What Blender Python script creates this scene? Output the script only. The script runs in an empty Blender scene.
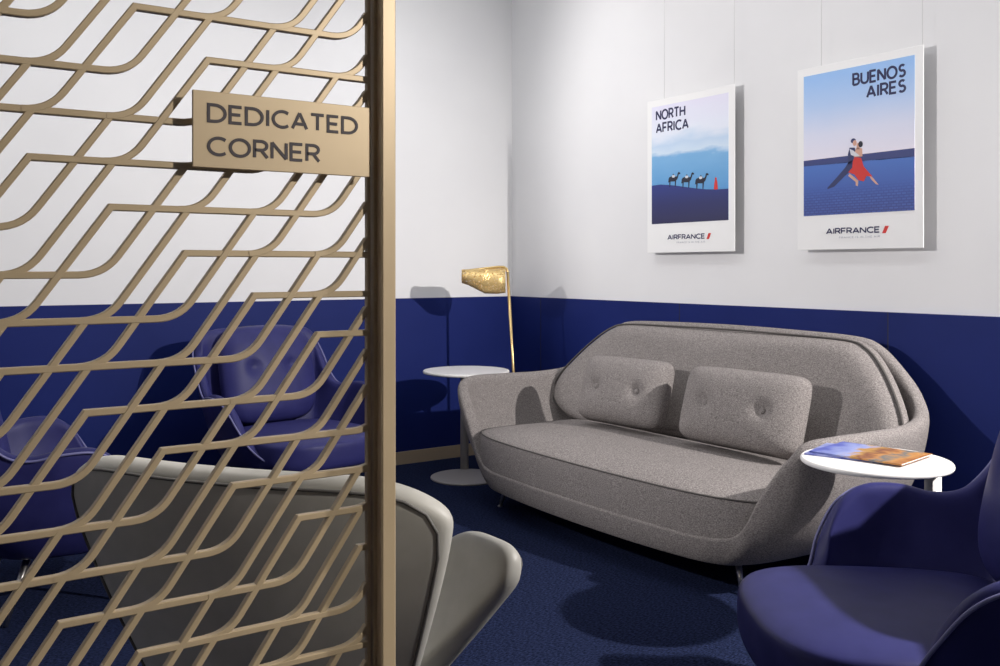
import bpy, bmesh, math, random
from mathutils import Vector, Matrix
random.seed(7)
SC = bpy.context.scene
COL = SC.collection
PI = math.pi

# ------------------------------------------------------------------ camera, world, lights, exposure
# plan coordinates: t = distance from the back wall, n = distance from the right wall
def W(t, n, z): return Vector((-n, -t, z))

cam_data = bpy.data.cameras.new('camera')
cam_data.sensor_fit = 'HORIZONTAL'; cam_data.sensor_width = 36.0
cam_data.lens = 954.0 / 1000.0 * 36.0
cam_data.shift_y = -0.065
cam_data.clip_start = 0.05
cam = bpy.data.objects.new('camera', cam_data); COL.objects.link(cam)
cam.location = (-3.561, -5.088, 1.18)
cam.rotation_euler = (PI / 2, 0, -math.atan2(0.5631, 0.8264))
SC.camera = cam

world = bpy.data.worlds.new('world'); SC.world = world; world.use_nodes = True
bg = world.node_tree.nodes['Background']
bg.inputs['Color'].default_value = (1.0, 0.97, 0.94, 1); bg.inputs['Strength'].default_value = 0.08

def spot(name, loc, target, power, size_deg, radius, color=(1, 1, 1), blend=0.5):
    l = bpy.data.lights.new(name, 'SPOT'); l.energy = power; l.spot_size = math.radians(size_deg)
    l.spot_blend = blend; l.shadow_soft_size = radius; l.color = color
    o = bpy.data.objects.new(name, l); COL.objects.link(o); o.location = loc
    o.rotation_euler = (Vector(target) - Vector(loc)).to_track_quat('-Z', 'Y').to_euler(); return o
def area(name, loc, target, power, sx, sy, color=(1, 1, 1)):
    l = bpy.data.lights.new(name, 'AREA'); l.energy = power; l.shape = 'RECTANGLE'; l.size = sx; l.size_y = sy; l.color = color
    o = bpy.data.objects.new(name, l); COL.objects.link(o); o.location = loc
    o.rotation_euler = (Vector(target) - Vector(loc)).to_track_quat('-Z', 'Y').to_euler(); return o

spot('spotlight_right', W(5.15, 0.12, 2.22), W(2.2, 1.5, 0.0), 650, 100, 0.03, (1.0, 0.95, 0.91), 0.8)
spot('spotlight_left', W(1.2, 4.2, 2.15), W(2.55, 0.0, 1.80), 325, 66, 0.03, (1.0, 0.96, 0.94), 0.5)
spot('spotlight_front', W(6.0, 1.8, 2.1), W(4.0, 3.38, 1.15), 140, 36, 0.03, (1.0, 0.94, 0.86), 0.4)
spot('downlight', W(2.5, 3.15, 2.85), W(3.15, 3.25, 0.8), 120, 34, 0.06, (1.0, 0.95, 0.90), 0.8)
area('overhead_fill', W(2.6, 2.0, 2.78), W(2.6, 2.0, 0), 4, 3.4, 4.2)  # added unseen soft fill from above, not a fixture of the room
area('wall_washer_right', W(2.6, 1.3, 2.75), W(2.6, 0.0, 1.8), 9, 4.5, 0.3)
area('wall_washer_back', W(1.3, 2.6, 2.75), W(0, 2.6, 1.5), 19, 4.0, 0.3)
area('left_bounce_fill', W(3.4, 5.3, 2.75), W(3.4, 6.2, 1.6), 7, 3.0, 0.3)  # added fill: bounces off the left wall to lift left-facing sides

SC.view_settings.view_transform = 'Standard'; SC.view_settings.look = 'None'
SC.view_settings.exposure = 0.0; SC.view_settings.gamma = 1.0
SC.view_settings.use_curve_mapping = False
SC.cycles.use_denoising = True
SC.cycles.max_bounces = 8

# ------------------------------------------------------------------ materials
def s2l(c):
    return tuple((v / 12.92 if v <= 0.04045 else ((v + 0.055) / 1.055) ** 2.4) for v in (x / 255.0 for x in c))
def mat(name, rgb, rough=0.5, metal=0.0, spec=0.5):
    m = bpy.data.materials.new(name); m.use_nodes = True
    b = m.node_tree.nodes['Principled BSDF']
    b.inputs['Base Color'].default_value = (*rgb, 1); b.inputs['Roughness'].default_value = rough
    b.inputs['Metallic'].default_value = metal; b.inputs['Specular IOR Level'].default_value = spec
    return m
def N(m, kind, **kw):
    n = m.node_tree.nodes.new(kind)
    for k, v in kw.items():
        if k in n.inputs: n.inputs[k].default_value = v
        else: setattr(n, k, v)
    return n
def L(m, a, b): m.node_tree.links.new(a, b)
def BS(m): return m.node_tree.nodes['Principled BSDF']
def ramp(m, src, stops):
    r = N(m, 'ShaderNodeValToRGB'); e = r.color_ramp.elements
    while len(e) < len(stops): e.new(0.5)
    for i, (p, c) in enumerate(stops):
        e[i].position = p; e[i].color = (*c, 1)
    L(m, src, r.inputs['Fac']); return r
def bump(m, src, strength, dist):
    b = N(m, 'ShaderNodeBump'); b.inputs['Strength'].default_value = strength; b.inputs['Distance'].default_value = dist
    L(m, src, b.inputs['Height']); L(m, b.outputs['Normal'], BS(m).inputs['Normal'])
def noise(m, scale, detail=3, stretch=None):
    tc = N(m, 'ShaderNodeTexCoord'); out = tc.outputs['Object']
    if stretch:
        mp = N(m, 'ShaderNodeMapping'); mp.inputs['Scale'].default_value = stretch
        L(m, out, mp.inputs['Vector']); out = mp.outputs['Vector']
    n = N(m, 'ShaderNodeTexNoise'); n.inputs['Scale'].default_value = scale; n.inputs['Detail'].default_value = detail
    L(m, out, n.inputs['Vector']); return n

def noisy(name, c0, c1, scale, rough=0.6, bstr=0.0, bdist=0.001, detail=3, stretch=None, lo=0.35, hi=0.65, spec=0.5, metal=0):
    m = mat(name, c0, rough, metal, spec)
    n = noise(m, scale, detail, stretch)
    r = ramp(m, n.outputs['Fac'], [(lo, c0), (hi, c1)])
    L(m, r.outputs['Color'], BS(m).inputs['Base Color'])
    if bstr: bump(m, n.outputs['Fac'], bstr, bdist)
    return m

M_wall = noisy('white_paint', (0.76, 0.76, 0.775), (0.80, 0.80, 0.81), 1.6, 0.9, 0, lo=0.3, hi=0.7)
M_blue = noisy('blue_panel_lacquer', (0.009, 0.018, 0.118), (0.011, 0.021, 0.135), 2.0, 0.5, spec=0.12)
M_panel_line = mat('dark_panel_line', (0.006, 0.008, 0.03), 0.7)
M_ceil = mat('ceiling_white', (0.8, 0.8, 0.8), 0.9)
M_carpet = noisy('navy_carpet', (0.004, 0.007, 0.020), (0.024, 0.034, 0.092), 85, 1.0, 0.8, 0.004, 4, (1, 2.2, 1), spec=0.05)
M_base = mat('beige_skirting', s2l((176, 158, 134)), 0.45)
M_fab = noisy('grey_heather_fabric', (0.130, 0.118, 0.115), (0.315, 0.290, 0.283), 190, 0.95, 0.6, 0.003, 5, (1, 1, 1.7), spec=0.12, lo=0.34, hi=0.66)
M_fabp = mat('dark_seam_piping', (0.075, 0.068, 0.066), 0.9)
M_leather = noisy('blue_leather', (0.022, 0.023, 0.112), (0.028, 0.029, 0.132), 14, 0.47, 0.08, 0.001, 5, spec=0.22)
M_leatherp = mat('pale_blue_piping', (0.16, 0.16, 0.34), 0.5)
M_greyl = noisy('pale_grey_leather', (0.40, 0.39, 0.355), (0.44, 0.43, 0.395), 20, 0.5, 0.08, 0.001, 5)
M_greyp = mat('grey_leather_seam', (0.10, 0.095, 0.09), 0.6)
M_gold = noisy('champagne_lacquer', (0.50, 0.39, 0.245), (0.54, 0.42, 0.265), 6, 0.42, metal=0.2)
M_letter = mat('purple_brown_letters', (0.050, 0.040, 0.048), 0.6)
M_whitem = mat('white_lacquered_metal', (0.80, 0.79, 0.78), 0.35)
M_greym = mat('warm_grey_lacquered_metal', (0.42, 0.40, 0.385), 0.45)
M_chrome = mat('brushed_aluminium', (0.62, 0.60, 0.58), 0.3, 1.0)
M_brass = mat('brushed_brass', (0.70, 0.52, 0.24), 0.3, 0.9)
M_paper = mat('poster_white', (0.86, 0.86, 0.86), 0.6)
M_navy = mat('navy_print', (0.020, 0.022, 0.085), 0.7)
M_greyink = mat('pale_grey_print', (0.42, 0.43, 0.50), 0.7)
M_red = mat('red_print', (0.60, 0.035, 0.03), 0.7)
M_skin = mat('skin_print', (0.62, 0.36, 0.27), 0.7)
M_black = mat('dark_print', (0.012, 0.013, 0.03), 0.7)
M_shirt = mat('pale_shirt_print', (0.62, 0.64, 0.70), 0.7)
M_suit = mat('suit_print', (0.03, 0.04, 0.13), 0.7)
M_wire = mat('steel_wire', (0.55, 0.55, 0.55), 0.4, 0.6)
M_pages = mat('page_edges', (0.75, 0.73, 0.70), 0.8)

# ------------------------------------------------------------------ mesh helpers
def link(name, verts, faces, m, parent=None, smooth=True, loc=(0, 0, 0), recalc=True):
    me = bpy.data.meshes.new(name)
    bm = bmesh.new()
    vs = [bm.verts.new(v) for v in verts]
    for f in faces:
        try: bm.faces.new([vs[i] for i in f])
        except ValueError: pass
    if recalc: bmesh.ops.recalc_face_normals(bm, faces=bm.faces)
    bm.to_mesh(me); bm.free()
    me.materials.append(m)
    if smooth: me.polygons.foreach_set('use_smooth', [True] * len(me.polygons))
    o = bpy.data.objects.new(name, me); COL.objects.link(o); o.location = loc
    if parent: o.parent = parent
    return o
def merge(*parts):
    V, F = [], []
    for v, f in parts:
        k = len(V); V += list(v); F += [[i + k for i in q] for q in f]
    return V, F
def box(x0, x1, y0, y1, z0, z1):
    v = [(x, y, z) for z in (z0, z1) for y in (y0, y1) for x in (x0, x1)]
    return v, [[0, 2, 3, 1], [4, 5, 7, 6], [0, 1, 5, 4], [2, 6, 7, 3], [0, 4, 6, 2], [1, 3, 7, 5]]
def thing(name, label, cat, loc=(0, 0, 0), rotz=0, group=None):
    o = bpy.data.objects.new(name, None); COL.objects.link(o)
    o.empty_display_size = 0.1
    o.location = loc; o.rotation_euler = (0, 0, rotz); o['label'] = label; o['category'] = cat
    if group: o['group'] = group
    return o
def struct(o): o['kind'] = 'structure'; return o
def bevel(o, w, seg=3):
    b = o.modifiers.new('bevel', 'BEVEL'); b.width = w; b.segments = seg; b.limit_method = 'ANGLE'; return o
def subsurf(o, lv=1):
    s = o.modifiers.new('subsurf', 'SUBSURF'); s.levels = lv; s.render_levels = lv; return o

def tube(pts, r, seg=10, closed=False, r1=None, cap=True):
    pts = [Vector(p) for p in pts]; n = len(pts); V = []; F = []
    up = None
    for i, p in enumerate(pts):
        if closed: d = pts[(i + 1) % n] - pts[i - 1]
        elif i == 0: d = pts[1] - p
        elif i == n - 1: d = p - pts[i - 1]
        else: d = (pts[i + 1] - p).normalized() + (p - pts[i - 1]).normalized()
        d.normalize()
        if up is None:
            up = Vector((0, 0, 1)) if abs(d.z) < 0.9 else Vector((1, 0, 0))
        a = (up - d * up.dot(d)).normalized(); b = d.cross(a); up = a
        rr = r if r1 is None else r + (r1 - r) * i / (n - 1)
        for k in range(seg):
            an = 2 * PI * k / seg
            V.append(p + (a * math.cos(an) + b * math.sin(an)) * rr)
    m = n if closed else n - 1
    for i in range(m):
        j = (i + 1) % n
        for k in range(seg):
            F.append([i * seg + k, i * seg + (k + 1) % seg, j * seg + (k + 1) % seg, j * seg + k])
    if cap and not closed:
        F.append(list(range(seg))[::-1]); F.append([(n - 1) * seg + k for k in range(seg)])
    return V, F
def lathe(prof, seg=48):
    V, F = [], []
    for r, z in prof:
        for k in range(seg):
            a = 2 * PI * k / seg; V.append((r * math.cos(a), r * math.sin(a), z))
    for i in range(len(prof) - 1):
        for k in range(seg):
            F.append([i * seg + k, i * seg + (k + 1) % seg, (i + 1) * seg + (k + 1) % seg, (i + 1) * seg + k])
    F.append(list(range(seg))[::-1]); F.append([(len(prof) - 1) * seg + k for k in range(seg)])
    return V, F
def disc_prof(r, z0, z1, b):
    p = [(r - b, z0)]
    for k in range(7):
        a = -PI / 2 + PI * k / 6
        p.append((r - b + b * math.cos(a), (z0 + z1) / 2 + (z1 - z0) / 2 * math.sin(a)))
    p.append((r - b, z1)); return p
def cr(P, per=6, closed=True):
    """Catmull-Rom through P."""
    P = [Vector(p) for p in P]; n = len(P); out = []
    for i in range(n if closed else n - 1):
        if closed: p0, p1, p2, p3 = P[i - 1], P[i], P[(i + 1) % n], P[(i + 2) % n]
        else: p0, p1, p2, p3 = P[max(i - 1, 0)], P[i], P[i + 1], P[min(i + 2, n - 1)]
        for k in range(per):
            u = k / per
            out.append(0.5 * ((2 * p1) + (p2 - p0) * u + (2 * p0 - 5 * p1 + 4 * p2 - p3) * u * u + (3 * p1 - p0 - 3 * p2 + p3) * u ** 3))
    if not closed: out.append(P[-1])
    return out
def mirror(half):
    """half: points from centre front (x=0) round one side to centre back (x=0) -> closed loop."""
    return list(half) + [(-x, *r) for x, *r in reversed(half[1:-1])]

def bowl(name, base, rim, bulge, rise, th, m, parent, per=5, rows=10, sub=1):
    """tub shell lofted from a base loop to a rim loop; returns object and the (outer) surface rows."""
    B = cr(base, per); R = cr(rim, per); n = len(B)
    rowsP = []
    for s in range(rows + 1):
        u = s / rows; row = []
        for i in range(n):
            b, r = B[i], R[i]
            mid = Vector((b.x + (r.x - b.x) * bulge, b.y + (r.y - b.y) * bulge, b.z + (r.z - b.z) * rise))
            row.append(b * (1 - u) ** 2 + mid * 2 * u * (1 - u) + r * u * u)
        rowsP.append(row)
    V = [p for row in rowsP for p in row]; F = []
    for s in range(rows):
        for i in range(n):
            j = (i + 1) % n; F.append([s * n + i, s * n + j, (s + 1) * n + j, (s + 1) * n + i])
    c = sum(B, Vector()) / n; k = len(V)
    for w in (0.6, 0.25):
        base_i = len(V) - n if len(V) > (rows + 1) * n else 0
        V += [c + (b - c) * w for b in B]
        a0 = len(V) - n
        for i in range(n):
            j = (i + 1) % n; F.append([base_i + j, base_i + i, a0 + i, a0 + j])
    V.append(c); a0 = len(V) - 1 - n
    for i in range(n): F.append([a0 + (i + 1) % n, a0 + i, len(V) - 1])
    o = link(name, V, F, m, parent, recalc=False)
    # make sure the normals point outwards
    me = o.data
    if me.polygons[n * (rows // 2)].normal.dot(Vector(me.polygons[n * (rows // 2)].center) - (c + Vector((0, 0, 0.15)))) < 0:
        me.flip_normals()
    sd = o.modifiers.new('thickness', 'SOLIDIFY'); sd.thickness = th; sd.offset = -1
    if sub: subsurf(o, sub)
    return o, rowsP

def cushion(name, outline, z0, z1, dome, m, parent, edge=0.05, per=6, lip=None):
    """seat cushion with a closed plan outline; rounded bottom and top edges, domed top."""
    P = cr([(x, y, 0) for x, y in outline], per); n = len(P)
    c = sum(P, Vector()) / n
    prof = [(0.0, z0), (0.75, z0), (0.94, z0), (0.985, z0 + edge * 0.4), (1.0, z0 + edge), (1.0, (z0 + z1) / 2), (1.0, z1 - edge * 0.45),
            (0.99, z1 - edge * 0.1), (0.975, z1 + dome * 0.08), (0.93, z1 + dome * 0.28), (0.82, z1 + dome * 0.58), (0.62, z1 + dome * 0.85), (0.35, z1 + dome * 0.97), (0.0, z1 + dome)]
    V = [(c.x, c.y, z0)]; F = []; rings = []
    for k, z in prof[1:-1]:
        rings.append(len(V)); V += [(c.x + (p.x - c.x) * k, c.y + (p.y - c.y) * k, z) for p in P]
    V.append((c.x, c.y, z1 + dome))
    for i in range(n): F.append([0, rings[0] + (i + 1) % n, rings[0] + i])
    for a, b in zip(rings, rings[1:]):
        for i in range(n): F.append([a + i, a + (i + 1) % n, b + (i + 1) % n, b + i])
    for i in range(n): F.append([rings[-1] + i, rings[-1] + (i + 1) % n, len(V) - 1])
    o = link(name, V, F, m, parent); subsurf(o, 1)
    seam = [(c.x + (p.x - c.x) * 0.992, c.y + (p.y - c.y) * 0.992, z1) for p in P]
    return o, seam

def pad(name, w, h, th, m, parent, buttons=(), corner=4.0, n=28, sag=0.0):
    """pillow standing in the local xz plane, front towards +y; rounded corners, dimples at the buttons."""
    V, F = [], []
    def f(u, v):
        # square to superellipse
        k = (abs(u) ** corner + abs(v) ** corner) ** (1 / corner); mx = max(abs(u), abs(v), 1e-9)
        s = mx / k if k > 1e-9 else 1
        return u * s, v * s
    for side in (1, -1):
        for j in range(n + 1):
            for i in range(n + 1):
                u, v = -1 + 2 * i / n, -1 + 2 * j / n
                u, v = math.sin(u * PI / 2) * 0.35 + u * 0.65, math.sin(v * PI / 2) * 0.35 + v * 0.65
                x, z = f(u, v)
                mx = max(abs(u), abs(v))
                t = th * (max(0.0, 1 - mx ** 5)) ** 0.5 * (1 - 0.22 * (x * x + z * z) / 2) if mx < 1 else 0
                px, pz = x * w / 2, z * h / 2
                if side > 0:
                    for bx, bz in buttons:
                        d2 = (px - bx) ** 2 + (pz - bz) ** 2
                        t -= th * 0.30 * math.exp(-d2 / (2 * 0.022 ** 2))
                V.append((px, side * t * 0.5 * (1.25 if side > 0 else 0.75), pz))
    q = (n + 1) ** 2
    for s in range(2):
        for j in range(n):
            for i in range(n):
                a = s * q + j * (n + 1) + i; F.append([a, a + 1, a + n + 2, a + n + 1])
    me_o = link(name, V, F, m, parent, recalc=False)
    bm = bmesh.new(); bm.from_mesh(me_o.data)
    bmesh.ops.remove_doubles(bm, verts=bm.verts, dist=1e-5); bmesh.ops.recalc_face_normals(bm, faces=bm.faces)
    bm.to_mesh(me_o.data); bm.free()
    me_o.data.polygons.foreach_set('use_smooth', [True] * len(me_o.data.polygons))
    return me_o
def button(bx, by, bz, r, m, parent):
    V, F = lathe([(0.001, 0.5 * r), (0.5 * r, 0.45 * r), (0.85 * r, 0.25 * r), (r, 0), (0.8 * r, -0.25 * r), (0.2 * r, -0.3 * r)], 16)
    V = [(bx + x, by + z, bz + y) for x, y, z in V]
    return link('button', V, F, m, parent)

# flat artwork in the local xz plane, y is the (negative) height above the sheet
def poly(pts, y=0.0, th=0.0003):
    n = len(pts); V = [(x, y, z) for x, z in pts] + [(x, y + th, z) for x, z in pts]
    F = [list(range(n)), list(range(2 * n - 1, n - 1, -1))] + [[i, n + i, n + (i + 1) % n, (i + 1) % n] for i in range(n)]
    return V, F
def ell(cx, cz, rx, rz, y=0.0, seg=14): return poly([(cx + rx * math.cos(2 * PI * k / seg), cz + rz * math.sin(2 * PI * k / seg)) for k in range(seg)], y)
def ribbon(pts, w, y=0.0, th=0.0006):
    P = [Vector((a, b)) for a, b in pts]; n = len(P); Lf, Rt = [], []
    closed = (P[0] - P[-1]).length < 1e-6
    for i in range(n):
        if closed and i in (0, n - 1): a, b = P[n - 2], P[1]
        else: a, b = P[max(i - 1, 0)], P[min(i + 1, n - 1)]
        d1 = (P[i] - a); d2 = (b - P[i])
        if d1.length < 1e-9: d1 = d2
        if d2.length < 1e-9: d2 = d1
        d1 = d1.normalized(); d2 = d2.normalized(); t = (d1 + d2).normalized()
        nn = Vector((-t.y, t.x)); k = w / 2 / max(0.35, t.dot(d1))
        Lf.append(P[i] + nn * k); Rt.append(P[i] - nn * k)
    V = []; F = []
    for yy in (y, y + th):
        V += [(p.x, yy, p.y) for p in Lf] + [(p.x, yy, p.y) for p in Rt]
    for i in range(n - 1):
        F += [[i, i + 1, n + i + 1, n + i], [2 * n + i, 3 * n + i, 3 * n + i + 1, 2 * n + i + 1],
              [i, 2 * n + i, 2 * n + i + 1, i + 1], [n + i, n + i + 1, 3 * n + i + 1, 3 * n + i]]
    F += [[0, n, 3 * n, 2 * n], [n - 1, 3 * n - 1, 4 * n - 1, 2 * n - 1]]
    return V, F
def arc(cx, cy, rx, ry, a0, a1, k=12):
    return [(cx + rx * math.cos(math.radians(a0 + (a1 - a0) * i / k)), cy + ry * math.sin(math.radians(a0 + (a1 - a0) * i / k))) for i in range(k + 1)]
# geometric sans capitals, cap height 1: (advance width, strokes)
GL = {
 'A': (0.76, [[(0.0, 0), (0.38, 1)], [(0.38, 1), (0.76, 0)], [(0.12, 0.30), (0.64, 0.30)]]),
 'B': (0.62, [[(0, 0), (0, 1), (0.32, 1)] + arc(0.32, 0.765, 0.235, 0.235, 90, -90) + [(0, 0.53)], [(0.30, 0.53)] + arc(0.35, 0.265, 0.27, 0.265, 90, -90) + [(0, 0)]]),
 'C': (0.76, [arc(0.47, 0.5, 0.47, 0.5, 50, 310, 20)]),
 'D': (0.80, [[(0, 0), (0, 1), (0.30, 1)] + arc(0.30, 0.5, 0.5, 0.5, 90, -90, 16) + [(0, 0)]]),
 'E': (0.56, [[(0.56, 1), (0, 1), (0, 0), (0.56, 0)], [(0, 0.51), (0.50, 0.51)]]),
 'F': (0.54, [[(0.54, 1), (0, 1), (0, 0)], [(0, 0.48), (0.48, 0.48)]]),
 'H': (0.70, [[(0, 0), (0, 1)], [(0.70, 0), (0.70, 1)], [(0, 0.51), (0.70, 0.51)]]),
 'I': (0.08, [[(0.04, 0), (0.04, 1)]]),
 'N': (0.70, [[(0, 0), (0, 1)], [(0, 0.99), (0.70, 0.01)], [(0.70, 0), (0.70, 1)]]),
 'O': (0.90, [arc(0.45, 0.5, 0.45, 0.5, 0, 360, 28)]),
 'R': (0.60, [[(0, 0), (0, 1), (0.32, 1)] + arc(0.32, 0.73, 0.27, 0.27, 90, -90) + [(0, 0.46)], [(0.32, 0.46), (0.62, 0)]]),
 'S': (0.60, [arc(0.31, 0.745, 0.255, 0.255, 40, 250, 12) + arc(0.29, 0.265, 0.28, 0.265, 75, -145, 14)]),
 'T': (0.68, [[(0.34, 0), (0.34, 1)], [(0, 1), (0.68, 1)]]),
 'U': (0.70, [[(0, 1), (0, 0.35)] + arc(0.35, 0.35, 0.35, 0.35, 180, 360, 14) + [(0.70, 1)]]),
}
def text(s, x0, z0, h, w_stroke, y=0.0, fit=None, right=None, gap=0.24, th=0.0006):
    """word as ribbons; fit = total width."""
    k = w_stroke; H = h - k; adv = 0; items = []
    for ch in s:
        if ch == ' ': adv += 0.42 * H; continue
        w, st = GL[ch]; items.append((adv, st)); adv += w * H + gap * H
    tot = adv - gap * H
    sx = (fit - k) / tot if fit else 1.0
    if right is not None: x0 = right - tot * sx - k
    parts = []
    for a, st in items:
        for i, pl in enumerate(st):
            parts.append(ribbon([(x0 + k / 2 + (a + px * H) * sx, z0 + k / 2 + pz * H) for px, pz in pl], k, y - .00006 * i, th))
    return merge(*parts)

# ------------------------------------------------------------------ room shell
TW, NW, HC = 7.4, 6.2, 3.15
struct(link('floor', *box(-NW, 0.1, -TW, 0.1, -0.1, 0), M_carpet, smooth=False))
struct(link('wall_right', *box(0, 0.12, -TW, 0, 0, HC), M_wall, smooth=False))
struct(link('wall_back', *box(-NW, 0.12, 0, 0.12, 0, HC), M_wall, smooth=False))
struct(link('wall_left', *box(-NW - .12, -NW, -TW, 0.12, 0, HC), M_wall, smooth=False))
struct(link('wall_front', *box(-NW - .12, 0.12, -TW - .12, -TW, 0, HC), M_wall, smooth=False))
struct(link('ceiling', *box(-NW, 0.12, -TW, 0.12, HC, HC + 0.1), M_ceil, smooth=False))
ZW = 0.997
struct(link('trim_1', *box(-0.012, 0, -TW, 0, 0.075, ZW), M_blue, smooth=False))
struct(link('trim_2', *box(-NW, -0.012, -0.012, 0, 0.075, ZW), M_blue, smooth=False))
for k, t in enumerate((0.33, 1.53, 2.73, 3.93)):
    struct(link('trim_%d' % (k + 3), *box(-0.0135, -0.012, -t - 0.002, -t + 0.002, 0.075, ZW), M_panel_line, smooth=False))  # thin dark upright lines at even steps along the right blue panel
struct(link('baseboard_back', *box(-NW, -0.02, -0.022, 0, 0, 0.075), M_base, smooth=False))
struct(link('baseboard_right', *box(-0.022, 0, -TW, 0, 0, 0.075), M_base, smooth=False))

# ------------------------------------------------------------------ sofa
sofa = thing('sofa', 'large grey heathered fabric sofa with curved shell back, standing along the blue panelled wall', 'sofa', W(1.965, 0, 0), PI / 2)
# local: x along the wall (towards the back wall), y = towards the room (n), z up
rim = mirror([(0, 1.075, .215), (.40, 1.065, .215), (.69, 1.035, .215), (.81, 1.00, .235), (.87, .995, .30), (.925, .995, .40), (1.01, .99, .515), (1.09, .96, .592), (1.145, .85, .613),
              (1.15, .64, .613), (1.135, .42, .612), (1.09, .235, .635), (1.005, .135, .705), (.905, .10, .795), (.80, .08, .87), (.69, .075, .90), (.40, .07, .91), (0, .07, .915)])
bas = mirror([(0, 1.06, .112), (.36, 1.05, .112), (.63, 1.02, .112), (.74, .985, .112), (.78, .95, .112), (.81, .905, .112), (.83, .85, .112), (.84, .78, .112), (.845, .70, .112),
              (.85, .60, .112), (.85, .50, .112), (.845, .40, .112), (.83, .31, .112), (.80, .26, .112), (.75, .22, .112), (.66, .19, .112), (.36, .17, .112), (0, .165, .112)])
shell, rows = bowl('shell', bas, rim, 0.92, 0.30, 0.062, M_fab, sofa, per=5, rows=10, sub=2)
seat_o = [(0, 1.065), (.42, 1.055), (.72, 1.02), (.90, .935), (.935, .78), (.925, .55), (.915, .36), (.70, .30), (0, .30), (-.70, .30), (-.915, .36), (-.925, .55), (-.935, .78), (-.90, .935), (-.72, 1.02), (-.42, 1.055)]
seat, seam = cushion('seat_cushion', seat_o, .165, .362, .050, M_fab, sofa, edge=.03)
link('piping', *tube(seam, .0035, 6, True), M_fabp, seat)

# padded inner back
def inner_back(parent):
    half = [(0, .36), (.50, .36), (.86, .37), (1.02, .44), (1.055, .53), (1.03, .61), (.955, .71), (.865, .80), (.78, .858), (.67, .884), (.30, .891), (0, .893)]
    out = cr([(x, 0, z) for x, z in mirror(half)], 6); n = len(out)
    def n0(x, z): return .105 + .17 * max(0, (.90 - z)) / .5 + .06 * max(0, (abs(x) - .62) / .40) ** 2
    V, F, rings = [], [], []
    cx, cz = 0, .60
    for side, ks in ((0, [1.0, .7, .3]), (1, [1.0, .995, .98, .95, .88, .75, .5, .25])):
        for k in (ks if side == 0 else ks):
            ring = []
            for p in out:
                x, z = cx + (p.x - cx) * k, cz + (p.z - cz) * k
                # edge distance in metres, so the long ends round like the short ones
                e = (1 - k) * math.hypot(p.x - cx, p.z - cz)
                e = min(e, .07) / .07
                th = .085 * (1 - (1 - e) ** 2.2) if side else -.01
                ring.append((x, n0(x, z) + th + (.02 if side else 0), z))
            rings.append(len(V)); V += ring
    order = [rings[2], rings[1], rings[0]] + rings[3:]
    V.append((0, n0(0, cz) - .01, cz)); c0 = len(V) - 1
    V.append((0, n0(0, cz) + .105, cz)); c1 = len(V) - 1
    for a, b in zip(order, order[1:]):
        for i in range(n): F.append([a + i, a + (i + 1) % n, b + (i + 1) % n, b + i])
    for i in range(n):
        F.append([c0, order[0] + (i + 1) % n, order[0] + i]); F.append([order[-1] + i, order[-1] + (i + 1) % n, c1])
    o = link('back_cushion', V, F, M_fab, parent); subsurf(o, 1)
    pip = [(p.x * .998, n0(p.x, p.z) + .052, .60 + (p.z - .60) * .995) for p in out]
    link('piping', *tube(pip, .005, 6, True), M_fabp, o)
inner_back(sofa)
for sx in (-1, 1):
    for yy, sy in ((.905, 1), (.32, -1)):
        top = (sx * .735, yy - sy * .02, .125); bot = (sx * .775, yy, 0.0)
        lg = link('leg', *tube([top, bot], .014, 12, r1=.008), M_chrome, sofa)
        V, F = lathe([(.009, 0), (.012, .002), (.012, .006), (.008, .008)], 12)
        link('foot', [(x + bot[0], y + bot[1], z) for x, y, z in V], F, M_chrome, lg)

# ------------------------------------------------------------------ throw cushions
def pillow(label, t, n, z, rz, tilt, w, h):
    o = thing('throw_cushion', label, 'cushion', W(t, n, z), 0, 'buttoned cushions on the grey sofa')
    bs = [(-w * .24, 0.0), (w * .24, 0.0)]
    p = pad('cover', w, h, .15, M_fab, o, bs, corner=8)
    for bx, bz in bs: button(bx, .068, bz, .015, M_fab, o)
    o.rotation_euler = (tilt, 0, PI / 2 + rz)
    return o
pillow('left grey two-button cushion on the sofa, nearer the floor lamp', 1.635, .475, .585, math.radians(5), math.radians(17), .545, .33)
pillow('right grey two-button cushion on the sofa, nearer the table with magazines', 2.365, .475, .588, math.radians(2), math.radians(17), .63, .335)

# ------------------------------------------------------------------ side tables
def side_table(label, t, n, h, r, pole_dir, m_top, m_leg, rb):
    o = thing('side_table', label, 'side table', W(t, n, 0), 0, 'round metal side tables')
    link('tabletop', *lathe([(0.01, h - .016)] + disc_prof(r, h - .016, h, .006) + [(0.01, h)], 72), m_top, o)
    d = Vector((-pole_dir[1], -pole_dir[0], 0)).normalized()
    c = d * (r - .045)
    V, F = lathe([(.024, .010), (.024, h - .014)], 24)
    link('column', [(x + c.x, y + c.y, z) for x, y, z in V], F, m_leg, o)
    link('base', *lathe([(0.01, 0)] + disc_prof(rb, 0.0, .012, .005) + [(0.01, .013)], 64), m_leg, o)
    return o
side_table('round white side table with grey column, beside the left arm of the sofa', .555, .702, .607, .243, (-.87, -.49), M_whitem, M_greym, .20)
side_table('round white side table with magazines on it, beside the right arm of the sofa', 3.335, .985, .60, .219, (.58, -.85), M_whitem, M_whitem, .20)

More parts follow.
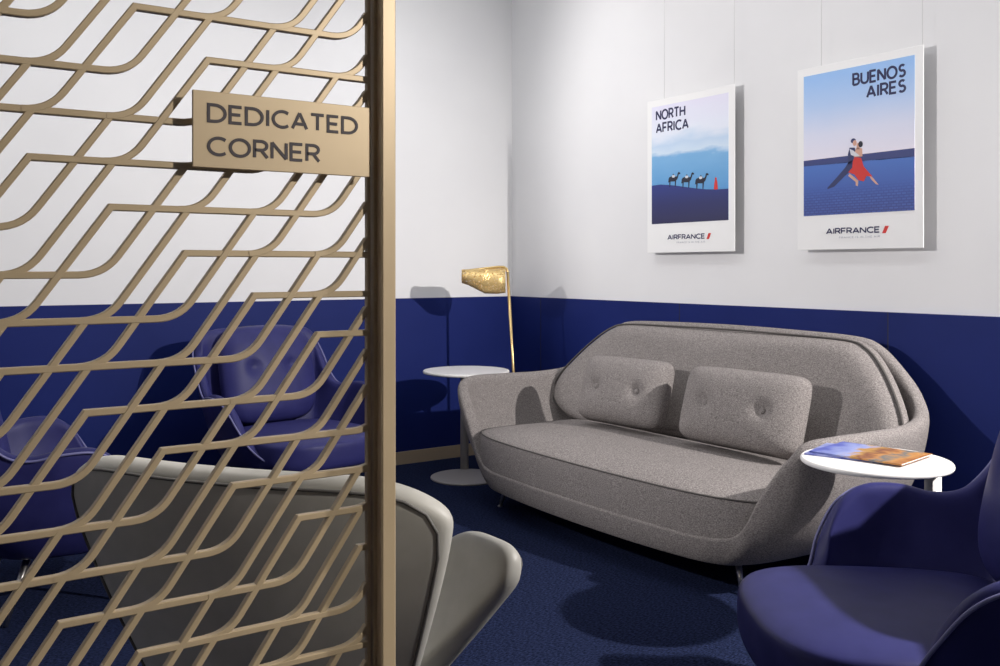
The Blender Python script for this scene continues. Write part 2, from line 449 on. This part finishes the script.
# ------------------------------------------------------------------ magazines
def mag_mat():
    m = mat('magazine_cover_print', (0.5, 0.4, 0.3), 0.35)
    tc = N(m, 'ShaderNodeTexCoord'); sp = N(m, 'ShaderNodeSeparateXYZ'); L(m, tc.outputs['Object'], sp.inputs[0])
    n = noise(m, 22, 4)
    a = N(m, 'ShaderNodeMath', operation='MULTIPLY'); L(m, n.outputs['Fac'], a.inputs[0]); a.inputs[1].default_value = 0.16
    b = N(m, 'ShaderNodeMath', operation='ADD'); L(m, sp.outputs['X'], b.inputs[0]); L(m, a.outputs[0], b.inputs[1])
    c = N(m, 'ShaderNodeMapRange'); L(m, b.outputs[0], c.inputs['Value'])
    c.inputs['From Min'].default_value = -0.06; c.inputs['From Max'].default_value = 0.23
    r = ramp(m, c.outputs['Result'], [(0.0, s2l((70, 82, 165))), (0.30, s2l((140, 152, 200))), (0.40, s2l((170, 128, 60))), (0.55, s2l((112, 62, 38))), (0.66, s2l((176, 122, 62))), (0.76, s2l((84, 98, 104))), (0.85, s2l((182, 130, 68))), (1.0, s2l((146, 90, 44)))])
    L(m, r.outputs['Color'], BS(m).inputs['Base Color']); return m
M_mag = mag_mat()
M_mag2 = noisy('blue_magazine_print', s2l((56, 68, 150)), s2l((150, 158, 200)), 14, 0.35)
def magazine(label, t, n, z, rz, w, d, m):
    o = thing('magazine', label, 'magazine', W(t, n, z), rz, 'magazines on the white side table')
    bevel(link('pages', *box(-w / 2, w / 2, -d / 2, d / 2, 0.0006, .0044), M_pages, o, smooth=False), .0006, 1)
    link('cover', *merge(box(-w / 2 - .001, w / 2 + .001, -d / 2 - .001, d / 2 + .001, .0044, .0050), box(-w / 2 - .001, w / 2 + .001, -d / 2 - .001, d / 2 + .001, 0, .0006),
                         box(-w / 2 - .0014, w / 2 + .001, -d / 2 - .0016, -d / 2 - .0009, 0, .0050)), m, o, smooth=False)
    return o
magazine('blue and lilac magazine lying underneath on the round white table', 3.272, .962, .6005, math.radians(-71), .285, .215, M_mag2)
magazine('magazine with orange desert cover lying on top on the round white table', 3.297, .955, .6060, math.radians(-80), .285, .222, M_mag)

# ------------------------------------------------------------------ floor lamp
lamp = thing('floor_lamp', 'slim brass floor lamp with perforated shade behind the sofa arm', 'floor lamp', W(.690, .43, 0))
p0 = Vector((0, 0, .012)); p1 = W(.607, .455, 1.158) - W(.690, .43, 0)
ax = Vector((-.83, .56, 0)).normalized()          # arm direction, to the left along the picture
link('base', *lathe([(0.01, 0)] + disc_prof(.11, 0, .014, .005) + [(0.01, .014)], 40), M_brass, lamp)
bend = [p1 + (p0 - p1).normalized() * .03, p1, p1 + Vector((0, 0, .018)) + ax * .006, p1 + Vector((0, 0, .028)) + ax * .022, p1 + Vector((0, 0, .029)) + ax * .05, p1 + Vector((0, 0, .004)) + ax * .26]
link('pole', *tube([p0, p1], .008, 14), M_brass, lamp)
link('arm', *tube(bend, .0075, 12), M_brass, lamp)
def mesh_mat():
    m = mat('perforated_brass_mesh', (0.75, 0.55, 0.24), 0.4, 0.5)
    tc = N(m, 'ShaderNodeTexCoord'); v = N(m, 'ShaderNodeTexVoronoi'); v.inputs['Scale'].default_value = 130
    L(m, tc.outputs['Object'], v.inputs['Vector'])
    lt = N(m, 'ShaderNodeMath', operation='GREATER_THAN'); L(m, v.outputs['Distance'], lt.inputs[0]); lt.inputs[1].default_value = 0.38
    L(m, lt.outputs[0], BS(m).inputs['Alpha']); return m
M_mesh = mesh_mat()
def shade():
    seg = 28; V, F = [], []
    side = Vector((0, 0, 1)).cross(ax).normalized(); dn = Vector((0, 0, -1))
    o0 = p1 + Vector((0, 0, .022))
    prof = [(.012, .066, .142), (.06, .068, .146), (.13, .067, .142), (.18, .056, .116), (.225, .046, .092), (.262, .040, .078)]
    for d, rw, hh in prof:
        slope = .03 * d
        for k in range(seg):
            a = 2 * PI * k / seg
            V.append(o0 + ax * d + side * rw * math.cos(a) + dn * (hh / 2 - hh / 2 * math.sin(a) + slope))
    for i in range(len(prof) - 1):
        for k in range(seg): F.append([i * seg + k, i * seg + (k + 1) % seg, (i + 1) * seg + (k + 1) % seg, (i + 1) * seg + k])
    F.append([(len(prof) - 1) * seg + k for k in range(seg)])
    s = link('lamp_shade', V, F, M_mesh, lamp)
    sd = s.modifiers.new('thickness', 'SOLIDIFY'); sd.thickness = .0015
    b = p1 + ax * .12 + Vector((0, 0, -.03))
    m = mat('warm_bulb', (1, .85, .6), .4); BS(m).inputs['Emission Color'].default_value = (1, .70, .34, 1); BS(m).inputs['Emission Strength'].default_value = 3
    Vb, Fb = lathe([(.004, -.03), (.014, -.026), (.02, -.012), (.02, .004), (.012, .02), (.008, .04)], 16)
    link('bulb', [b + Vector(v) for v in Vb], Fb, m, lamp)
shade()

# ------------------------------------------------------------------ lounge chairs
def make_chair(label, group, M_l, M_p, hz, loc, rotz, wide, rim_half, reach, foot=1.0, bulge=.86, th=.045, sw=1.0, pw=.56, ph=.50):
    """tub lounge chair: three-petal shell, seat cushion, back pad, four splayed legs. local +y = forwards, y=0 at the back rim."""
    o = thing('lounge_chair', label, 'armchair', loc, rotz, group)
    w = wide
    bas = mirror([(0, .66, .20), (.15, .655, .20), (.23, .63, .20), (.26, .59, .20), (.275, .55, .20), (.285, .50, .20), (.29, .44, .20), (.285, .38, .20), (.275, .32, .20), (.265, .28, .20),
                  (.25, .25, .20), (.235, .225, .20), (.21, .205, .20), (.17, .19, .20), (.12, .18, .20), (.06, .175, .20), (0, .175, .20)])
    rim = mirror(rim_half)
    bas = [(x * foot, .42 + (y - .42) * foot, z) for x, y, z in bas]
    rim = [(x * w, y, z) for x, y, z in rim]; bas = [(x * w, y, z) for x, y, z in bas]
    sh, rows = bowl('shell', bas, rim, bulge, 0.30, th, M_l, o, per=5, rows=10, sub=2)
    if True:
        nn = len(rows[0]); c = Vector((0, .4, .4)); pts = []
        for i in range(nn):
            p = rows[-1][i]; q = rows[-2][i]; a_ = rows[-1][(i + 1) % nn] - rows[-1][i - 1]
            out = a_.cross(p - q).normalized()
            if out.dot(p - Vector((0, .42, .5))) < 0: out = -out
            pts.append(p * .75 + q * .25 + out * .004)
        link('piping', *tube(pts, .0045, 6, True), M_p, sh)
    so = [(0, .85), (.17, .835), (.285, .775), (.335, .66), (.335, .48), (.31, .30), (.24, .185), (0, .15), (-.24, .185), (-.31, .30), (-.335, .48), (-.335, .66), (-.285, .775), (-.17, .835)]
    so = [(x * sw, y * reach) for x, y in so]
    st, seam = cushion('seat_cushion', [(x * w, y) for x, y in so], .262, .385, .035, M_l, o, edge=.045)
    pw *= w
    bt = [(-.11 * w, .03), (.11 * w, .03)]
    p = pad('back_cushion', pw, ph, .12, M_l, o, bt, corner=4.0)
    p.location = (0, .14, .395 + ph * .5 * hz * .99); p.rotation_euler = (math.radians(13), 0, 0)
    for bx, bz in bt:
        b = button(bx, .045, bz, .013, M_l, p)
    for sx in (-1, 1):
        for y0, y1 in ((.56, .62), (.28, .20)):
            link('leg', *tube([(sx * .20 * w * foot, .42 + (y0 - .42) * foot, .215), (sx * .27 * w, y1, 0.002)], .013, 12, r1=.008), M_chrome, o)
    return o
def copy_tree(o, parent=None):
    c = o.copy(); COL.objects.link(c)
    if parent: c.parent = parent
    for ch in list(o.children): copy_tree(ch, c)
    return c
def face(dt, dn):   # forward direction in plan -> z rotation
    fx, fy = -dn, -dt; return math.atan2(-fx, fy)
GB = 'blue leather lounge chairs'
F1 = (-.60, .80)
RIM_BLUE = [(0, .74, .295), (.17, .73, .295), (.30, .70, .305), (.365, .61, .37), (.41, .57, .46), (.437, .515, .545), (.45, .44, .588), (.445, .34, .59), (.42, .26, .575), (.40, .19, .59),
            (.39, .13, .65), (.385, .08, .73), (.37, .04, .80), (.33, .015, .85), (.26, .005, .872), (.14, 0, .88), (0, 0, .882)]
blue = make_chair('blue leather lounge chair at the right edge, in front of the magazine table', GB, M_leather, M_leatherp, 1.0, W(4.075, 1.15, 0), face(*F1), .95, RIM_BLUE, 1.0)
b2 = copy_tree(blue); b2.location = W(.26, 1.82, 0); b2.rotation_euler = (0, 0, face(1, -.15))
b2['label'] = 'blue leather lounge chair against the back wall, seen through the lattice screen'
b3 = copy_tree(blue); b3.location = W(1.33, 3.34, 0); b3.rotation_euler = (0, 0, face(.0, -1))
b3['label'] = 'blue leather lounge chair at the far left edge, behind the grey chair'
def petal(name, fn, m, mp, parent, th, outward, nu=18, nv=14, seam=.955):
    """padded shell petal over u in -1..1, v in 0..1; a seam runs along its outer face inside the edge."""
    P = [[Vector(fn(-1 + 2 * i / nu, k / nv)) for i in range(nu + 1)] for k in range(nv + 1)]
    V = [p for r in P for p in r]
    F = [[k * (nu + 1) + i, k * (nu + 1) + i + 1, (k + 1) * (nu + 1) + i + 1, (k + 1) * (nu + 1) + i] for k in range(nv) for i in range(nu)]
    o = link(name, V, F, m, parent, recalc=False)
    sd = o.modifiers.new('thickness', 'SOLIDIFY'); sd.thickness = th; sd.offset = 0
    subsurf(o, 2)
    def nrm(u, v):
        e = .01; a = Vector(fn(u + e, v)) - Vector(fn(u - e, v)); b = Vector(fn(u, v + e)) - Vector(fn(u, v - e))
        n = a.cross(b).normalized(); return n if n.dot(Vector(outward)) > 0 else -n
    path = [(-seam, .05 + .80 * k / 14) for k in range(15)] + [(-seam + .015, .92), (-seam + .06, .955), (-seam + .14, .968)] + [(-seam + .14 + (2 * seam - .28) * k / 16, .97) for k in range(1, 16)] + [(seam - .14, .968), (seam - .06, .955), (seam - .015, .92)] + [(seam, .85 - .80 * k / 14) for k in range(15)]
    link('piping', *tube([Vector(fn(u, v)) + nrm(u, v) * (th * .5 - .0005) for u, v in path], .003, 6), mp, o)
    return o
def grey_chair():
    o = thing('lounge_chair', 'pale grey leather lounge chair seen from behind, next to the lattice screen', 'armchair', W(3.565, 3.078, 0), face(-.58, -.815))
    def back(u, v):
        v1 = max(0.0, v)
        w = .15 + .245 * v1 ** .72 - .018 * v1 ** 8
        z = .25 + .612 * v - .065 * abs(u) ** 6 * v1 ** 2
        y = .19 * max(0, 1 - v) ** 1.25 + .105 * abs(u) ** 2.4 * (.35 + .65 * v1)
        return (u * w, y, z)
    petal('backrest', back, M_greyl, M_greyp, o, .052, (0, -1, -.2))
    for sx in (-1, 1):
        r, md, tp = Vector((.06, .36, .27)), Vector((.20, .34, .44)), Vector((.372, .275, .715))
        def arm(u, v):
            c = r * (1 - v) ** 2 + md * 2 * v * (1 - v) + tp * v * v
            hw = .092 * (1 - .30 * v * v)
            d = (tp - md).normalized()
            c = c - d * (.075 * abs(u) ** 4 * max(0, v) ** 2)
            q = c + Vector((-.10 * u * v, u * hw, .10 * u * u * 0))
            return (sx * q.x, q.y, q.z)
        petal('armrest', arm, M_greyl, M_greyp, o, .050, (sx * .8, 0, -.6), 12, 12, .86)
    so = [(0, .60), (.12, .59), (.19, .55), (.215, .48), (.22, .40), (.19, .28), (.13, .20), (0, .17), (-.13, .20), (-.19, .28), (-.22, .40), (-.215, .48), (-.19, .55), (-.12, .59)]
    cushion('seat_shell', [(x * .92, .42 + (y - .42) * .95) for x, y in so], .19, .27, .01, M_greyl, o, edge=.03)
    cushion('seat_cushion', so, .265, .345, .035, M_greyl, o, edge=.03)
    for sx in (-1, 1):
        for y0, y1 in ((.54, .62), (.29, .22)):
            link('leg', *tube([(sx * .15, y0, .21), (sx * .23, y1, 0.002)], .013, 12, r1=.008), M_chrome, o)
grey_chair()

# ------------------------------------------------------------------ lattice screen
TS = 4.005
screen = thing('metal_screen', 'champagne gold metal lattice screen with an end post', 'screen', W(TS, 3.019, 0))
# local: x = -n direction (to the right), so lattice spans negative x
XR = -.006; XL = -1.25; Z0, Z1 = .10, 2.30
S = 1.2 / 1.7
def lattice():
    d = .04855; mm = 1.41; bw = .0076; bd = .0095; ch = .0010; tl = .036 * S
    parts = []
    prof = [(-bw / 2 + ch, -bd / 2), (bw / 2 - ch, -bd / 2), (bw / 2, -bd / 2 + ch), (bw / 2, bd / 2 - ch), (bw / 2 - ch, bd / 2), (-bw / 2 + ch, bd / 2), (-bw / 2, bd / 2 - ch), (-bw / 2, -bd / 2 + ch)]
    def clip(pl):
        """cut a polyline to the window."""
        def inside(p): return XL <= p[0] <= XR and Z0 <= p[1] <= Z1
        runs, cur = [], []
        for a, b in zip(pl, pl[1:]):
            k = max(1, int(math.hypot(b[0] - a[0], b[1] - a[1]) / .3))
            t0, t1 = 0.0, 1.0; dx, dz = b[0] - a[0], b[1] - a[1]; ok = True
            for p, q in ((-dx, a[0] - XL), (dx, XR - a[0]), (-dz, a[1] - Z0), (dz, Z1 - a[1])):
                if abs(p) < 1e-12:
                    if q < 0: ok = False
                else:
                    r = q / p
                    if p < 0: t0 = max(t0, r)
                    else: t1 = min(t1, r)
            if not ok or t0 >= t1:
                if len(cur) > 1: runs.append(cur)
                cur = []; continue
            A = (a[0] + dx * t0, a[1] + dz * t0); Bp = (a[0] + dx * t1, a[1] + dz * t1)
            if not cur: cur = [A]
            elif t0 > 0:
                runs.append(cur); cur = [A]
            cur.append(Bp)
            if t1 < 1: runs.append(cur); cur = []
        if len(cur) > 1: runs.append(cur)
        return runs
    def sweep(pl, yo):
        P = [Vector(p) for p in pl]; n = len(P); V, F = [], []
        for i in range(n):
            a, b = P[max(i - 1, 0)], P[min(i + 1, n - 1)]
            d1 = (P[i] - a) if i else (b - P[i]); d2 = (b - P[i]) if i < n - 1 else (P[i] - a)
            d1 = d1.normalized(); d2 = d2.normalized(); t = (d1 + d2).normalized(); nn = Vector((-t.y, t.x)); k = 1 / max(.4, t.dot(d1))
            for u, y in prof: V.append((P[i].x + nn.x * u * k, y + yo, P[i].y + nn.y * u * k))
        for i in range(n - 1):
            for k in range(8): F.append([i * 8 + k, i * 8 + (k + 1) % 8, (i + 1) * 8 + (k + 1) % 8, (i + 1) * 8 + k])
        F.append(list(range(8))); F.append([(n - 1) * 8 + k for k in range(8)][::-1])
        return V, F
    def fillet(c, din, dout, tlen, k=7):
        """smooth corner at c: comes from c - din*tlen, leaves to c + dout*tlen"""
        a = Vector(c) - Vector(din) * tlen; b = Vector(c) + Vector(dout) * tlen; out = []
        for i in range(k + 1):
            u = i / k; w = 1.0; q = a * (1 - u) ** 2 + Vector(c) * 2 * u * (1 - u) * 1.0 + b * u * u
            out.append((q.x, q.y))
        return out
    dg = Vector((1, mm)).normalized(); hz = Vector((1, 0))
    rl = .363 * S; a2 = .1165 * S; R = 2.5 * d
    Tx, Tz = .07947, -.04878; Vx, Vz = -.34262, -.02396
    Dx, Dz = -.3109, 1.2453
    cnt = 0
    for m_ in range(-6, 8):
        for k_ in range(-40, 41):
            x = Dx + k_ * Tx + m_ * Vx; z = Dz + k_ * Tz + m_ * Vz
            if not (XL - .6 < x < XR + .6 and Z0 - .3 < z < Z1 + .3): continue
            c0 = (x - R / mm, z - R)
            l1 = fillet(c0, hz, dg, tl) + [(x, z)] + fillet((x + rl, z), hz, dg, tl) + [(x + rl + R / mm, z + R)]
            c2 = (x + a2 - R / mm, z - R)
            l2 = fillet(c2, hz, dg, tl) + [(x + a2, z)]
            for pl in (l1, l2):
                for run in clip(pl):
                    parts.append(sweep(run, random.random() * .0008)); cnt += 1
    return merge(*parts)
link('lattice', *lattice(), M_gold, screen, smooth=False)
# end post: extruded channel profile, front towards the viewer (-y), groove in its left side
def post(xo):
    f = -.029; b = .014
    pr = [(0, b), (0, -.006), (.0005, -.007), (.0045, -.0075), (.0045, -.020), (.0005, -.0205), (0, -.0215), (0, f + .002), (.002, f), (.0180, f), (.0200, f + .002), (.0200, b)]
    pr = [(x + xo, y) for x, y in pr]; n = len(pr)
    V = [(x, y, 0) for x, y in pr] + [(x, y, 2.36) for x, y in pr]
    F = [list(range(n))[::-1], list(range(n, 2 * n))] + [[i, (i + 1) % n, n + (i + 1) % n, n + i] for i in range(n)]
    return V, F
link('post', *post(0.0), M_gold, screen, smooth=False)
link('post', *post(XL - .03), M_gold, screen, smooth=False)
bevel(link('edge_strip', *box(XR - .0015, XR + .0035, -.004, .004, Z0, Z1), M_gold, screen, smooth=False), .0008, 1)
link('rail', *box(XL - .01, 0, -.012, .012, Z0 - .04, Z0 + .003), M_gold, screen, smooth=False)
link('rail', *box(XL - .01, 0, -.012, .012, Z1 - .003, Z1 + .04), M_gold, screen, smooth=False)

# ------------------------------------------------------------------ sign on the screen
sgn = thing('sign_plate', 'beige sign plate reading dedicated corner, fixed to the lattice screen', 'sign', W(TS + .024, 3.2495, 1.2915))
bevel(link('plate', *box(0, .2150, -.002, .002, 0, .0850), M_gold, sgn, smooth=False), .0006, 1)
link('lettering', *merge(text('DEDICATED', .0155, .0500,   .0218, .0036, -.0026, fit=.184), text('CORNER', .0155, .0130, .0222, .0036, -.0026, fit=.1345)), M_letter, sgn, smooth=False)

# ------------------------------------------------------------------ posters
def grad_mat(name, stops, nz=None, h0=0.0, h1=1.0, amp=0.0, scale=6, stretch=(1, 1, 1)):
    m = mat(name, (0.5, 0.5, 0.5), 0.6)
    tc = N(m, 'ShaderNodeTexCoord'); sp = N(m, 'ShaderNodeSeparateXYZ'); L(m, tc.outputs['Object'], sp.inputs[0])
    src = sp.outputs['Z']
    if amp:
        n = noise(m, scale, 4, stretch); a = N(m, 'ShaderNodeMath', operation='MULTIPLY_ADD')
        L(m, n.outputs['Fac'], a.inputs[0]); a.inputs[1].default_value = amp; L(m, src, a.inputs[2]); src = a.outputs[0]
    mr = N(m, 'ShaderNodeMapRange'); L(m, src, mr.inputs['Value']); mr.inputs['From Min'].default_value = h0; mr.inputs['From Max'].default_value = h1
    r = ramp(m, mr.outputs['Result'], stops); L(m, r.outputs['Color'], BS(m).inputs['Base Color']); return m
PW, PH = .607, .803
def poster(label, t0, group='travel posters'):
    o = thing('travel_poster', label, 'poster', W(t0, .055, 1.26), -PI / 2, group)
    # local x = +t, y = -n ... front faces -y
    bevel(link('board', *box(0, PW, 0, .003, 0, PH), M_paper, o, smooth=False), .001, 1)
    for x in (.125, PW - .006):
        link('hanging_wire', *tube([(x, .0035, PH - .01), (x, .0035, HC - 1.26)], .0007, 6), M_wire, o)
    link('lettering', *text('AIRFRANCE', .152, .0655, .0270, .0054, -.0012, fit=.262, gap=.20), M_navy, o, smooth=False)
    link('emblem', *poly([(.424, .0630), (.441, .0630), (.455, .0925), (.438, .0925)], -.0012, .0008), M_red, o, smooth=False)
    link('tagline', *text('FRANCE IS IN THE AIR', .219, .0465, .0085, .0011, -.0012, fit=.195, gap=.45), M_greyink, o, smooth=False)
    return o
# North Africa
pa = poster('smaller looking poster of camels on a dune, reading north africa, left of the two', 1.335)
pa['label'] = 'left wall poster reading north africa, with camels on a blue dune'
m_na = grad_mat('dusk_sky_print', [(0.0, s2l((70, 140, 200))), (0.25, s2l((96, 158, 210))), (0.48, s2l((120, 175, 220))), (0.53, s2l((205, 222, 240))), (0.62, s2l((190, 212, 236))), (0.72, s2l((226, 232, 245))), (1.0, s2l((226, 224, 242)))], None, .28, .82, .10, 5, (1, 1, 3))
m_dune = grad_mat('dune_print', [(0.0, s2l((36, 34, 74))), (0.5, s2l((32, 38, 96))), (1.0, s2l((36, 52, 128)))], None, .13, .36)
x0, x1 = .0345, .5675
pic = link('picture', *poly([(x0, .1515), (x1, .1515), (x1, .768), (x0, .768)], -.0006, .0006), m_na, pa, smooth=False)
dune = [(x0, .355), (.10, .357), (.1624, .3501), (.22, .342), (.2788, .332), (.35, .320), (.4264, .3095), (.50, .3045), (x1, .3035)]
link('dune', *poly([(x0, .1515), (x1, .1515)] + dune[::-1], -.0010, .0004), m_dune, pic, smooth=False)
def camel(cx, cz, s):
    body = [(-.48, .62), (-.52, .35), (-.42, .40), (-.40, .05), (-.34, .05), (-.30, .42), (.05, .40), (.10, .42), (.10, .05), (.17, .05), (.22, .45), (.34, .55), (.44, .78), (.46, .86), (.58, .84), (.60, .92), (.47, 1.0), (.38, .96), (.30, .74), (.18, .70), (.08, .80), (-.04, .92), (-.14, .80), (-.28, .74), (-.40, .72)]
    return poly([(cx + x * s, cz + z * s) for x, z in body], -.0013, .0003)
camels = [link('camel', *camel(*a), M_black, None, smooth=False) for a in ((.198, .334, .078), (.293, .322, .080), (.390, .309, .082))]
for c_ in camels: c_.parent = pa
for c_, (px, pz) in zip(camels, ((.196, .392), (.290, .382), (.386, .370))):
    link('saddle', *ell(px, pz, .012, .007, -.0014), M_shirt, c_, smooth=False)
link('walker', *merge(poly([(.474, .305), (.500, .305), (.4965, .340), (.492, .352), (.481, .352), (.477, .335)], -.0013, .0003), ell(.4865, .357, .006, .008, -.0013)), M_red, pic, smooth=False)
link('title', *merge(text('NORTH', .0655, .6925, .0560, .0098, -.0012, fit=.215), text('AFRICA', .0655, .6255, .0550, .0098, -.0012, fit=.238)), M_navy, pa, smooth=False)
# Buenos Aires
pb = poster('right wall poster reading buenos aires, with a dancing couple', 2.308)
m_ba = grad_mat('pale_sky_print', [(0.0, s2l((232, 226, 238))), (0.35, s2l((216, 220, 240))), (0.7, s2l((176, 202, 240))), (1.0, s2l((150, 190, 240)))], None, .40, .78, .06, 4)
def ground_mat():
    m = mat('cobbled_quay_print', (0.1, 0.2, 0.5), 0.6)
    tc = N(m, 'ShaderNodeTexCoord'); mp = N(m, 'ShaderNodeMapping'); L(m, tc.outputs['Object'], mp.inputs['Vector'])
    mp.inputs['Rotation'].default_value = (PI / 2, 0, 0)
    b = N(m, 'ShaderNodeTexBrick'); L(m, mp.outputs['Vector'], b.inputs['Vector'])
    b.inputs['Scale'].default_value = 22; b.inputs['Color1'].default_value = (*s2l((62, 98, 180)), 1); b.inputs['Color2'].default_value = (*s2l((52, 84, 160)), 1)
    b.inputs['Mortar'].default_value = (*s2l((40, 62, 132)), 1); b.inputs['Mortar Size'].default_value = 0.05
    sp = N(m, 'ShaderNodeSeparateXYZ'); L(m, tc.outputs['Object'], sp.inputs[0])
    mr = N(m, 'ShaderNodeMapRange'); L(m, sp.outputs['Z'], mr.inputs['Value']); mr.inputs['From Min'].default_value = .15; mr.inputs['From Max'].default_value = .36
    r = ramp(m, mr.outputs['Result'], [(0.0, s2l((58, 62, 128))), (0.5, s2l((56, 88, 168))), (1.0, s2l((66, 108, 186)))])
    mr2 = N(m, 'ShaderNodeMapRange'); L(m, sp.outputs['Z'], mr2.inputs['Value']); mr2.inputs['From Min'].default_value = .22; mr2.inputs['From Max'].default_value = .28
    mr2.inputs['To Min'].default_value = 0.55; mr2.inputs['To Max'].default_value = 0.0
    mx = N(m, 'ShaderNodeMixRGB'); L(m, mr2.outputs['Result'], mx.inputs['Fac']); L(m, r.outputs['Color'], mx.inputs['Color1']); L(m, b.outputs['Color'], mx.inputs['Color2'])
    L(m, mx.outputs['Color'], BS(m).inputs['Base Color']); return m
x0, x1 = .0345, .5695
pic2 = link('picture', *poly([(x0, .150), (x1, .150), (x1, .7695), (x0, .7695)], -.0006, .0006), m_ba, pb, smooth=False)
link('quay', *poly([(x0, .150), (x1, .150), (x1, .366), (x0, .372)], -.0010, .0004), ground_mat(), pic2, smooth=False)
link('sea', *poly([(x0, .371), (x1, .363), (x1, .398), (x0, .396)], -.0010, .0004), mat('sea_print', s2l((44, 56, 116)), .6), pic2, smooth=False)
y = -.0013
man = link('dancing_man', *merge(poly([(.2639, .3683), (.2949, .3797), (.287, .3376), (.2473, .3122), (.1933, .27), (.1589, .2618), (.1603, .2693), (.2069, .3096), (.2473, .3468)], y, .0003),
      poly([(.2705, .4307), (.2949, .4282), (.3033, .4074), (.2949, .3883), (.287, .3605), (.2639, .3568), (.2619, .4029)], y, .0003), ell(.2885, .4575, .0125, .0105, y)), M_suit, pic2, smooth=False)
link('sleeve', *poly([(.2705, .425), (.287, .4176), (.3196, .3915), (.3001, .3906), (.2771, .3985)], y - .0004, .0003), M_shirt, man, smooth=False)
link('face', *ell(.2955, .4475, .0095, .0125, y - .0003), M_skin, man, smooth=False)
wo = link('dancing_woman', *poly([(.2949, .3883), (.3261, .3824), (.339, .3445), (.3804, .2988), (.3518, .3039), (.339, .2823), (.3131, .2899), (.2949, .3141), (.2639, .327), (.2837, .3436), (.287, .3719)], y - .0006, .0003), M_red, pic2, smooth=False)
link('upper_body', *merge(poly([(.3033, .4273), (.3312, .4215), (.3325, .3875), (.2903, .3887), (.2968, .4109)], y - .0002, .0003), ell(.3125, .4335, .0085, .0135, y - .0002)), M_skin, wo, smooth=False)
link('leg', *poly([(.2705, .3218), (.3131, .2871), (.3099, .2646), (.3001, .2681), (.3001, .2824), (.2639, .3109)], y - .0002, .0003), M_skin, wo, smooth=False)
link('leg', *poly([(.3645, .3057), (.3804, .296), (.4087, .2631), (.3961, .2668), (.3741, .2881)], y - .0002, .0003), M_skin, wo, smooth=False)
link('hair', *ell(.3235, .4395, .0105, .0135, y - .0004), M_black, wo, smooth=False)
link('title', *merge(text('BUENOS', 0, .6885, .0550, .0098, -.0012, fit=.250, right=None), ), M_navy, pb, smooth=False).location = (.2830, 0, 0)
link('title', *text('AIRES', .3500, .6265, .0550, .0098, -.0012, fit=.184), M_navy, pb, smooth=False)
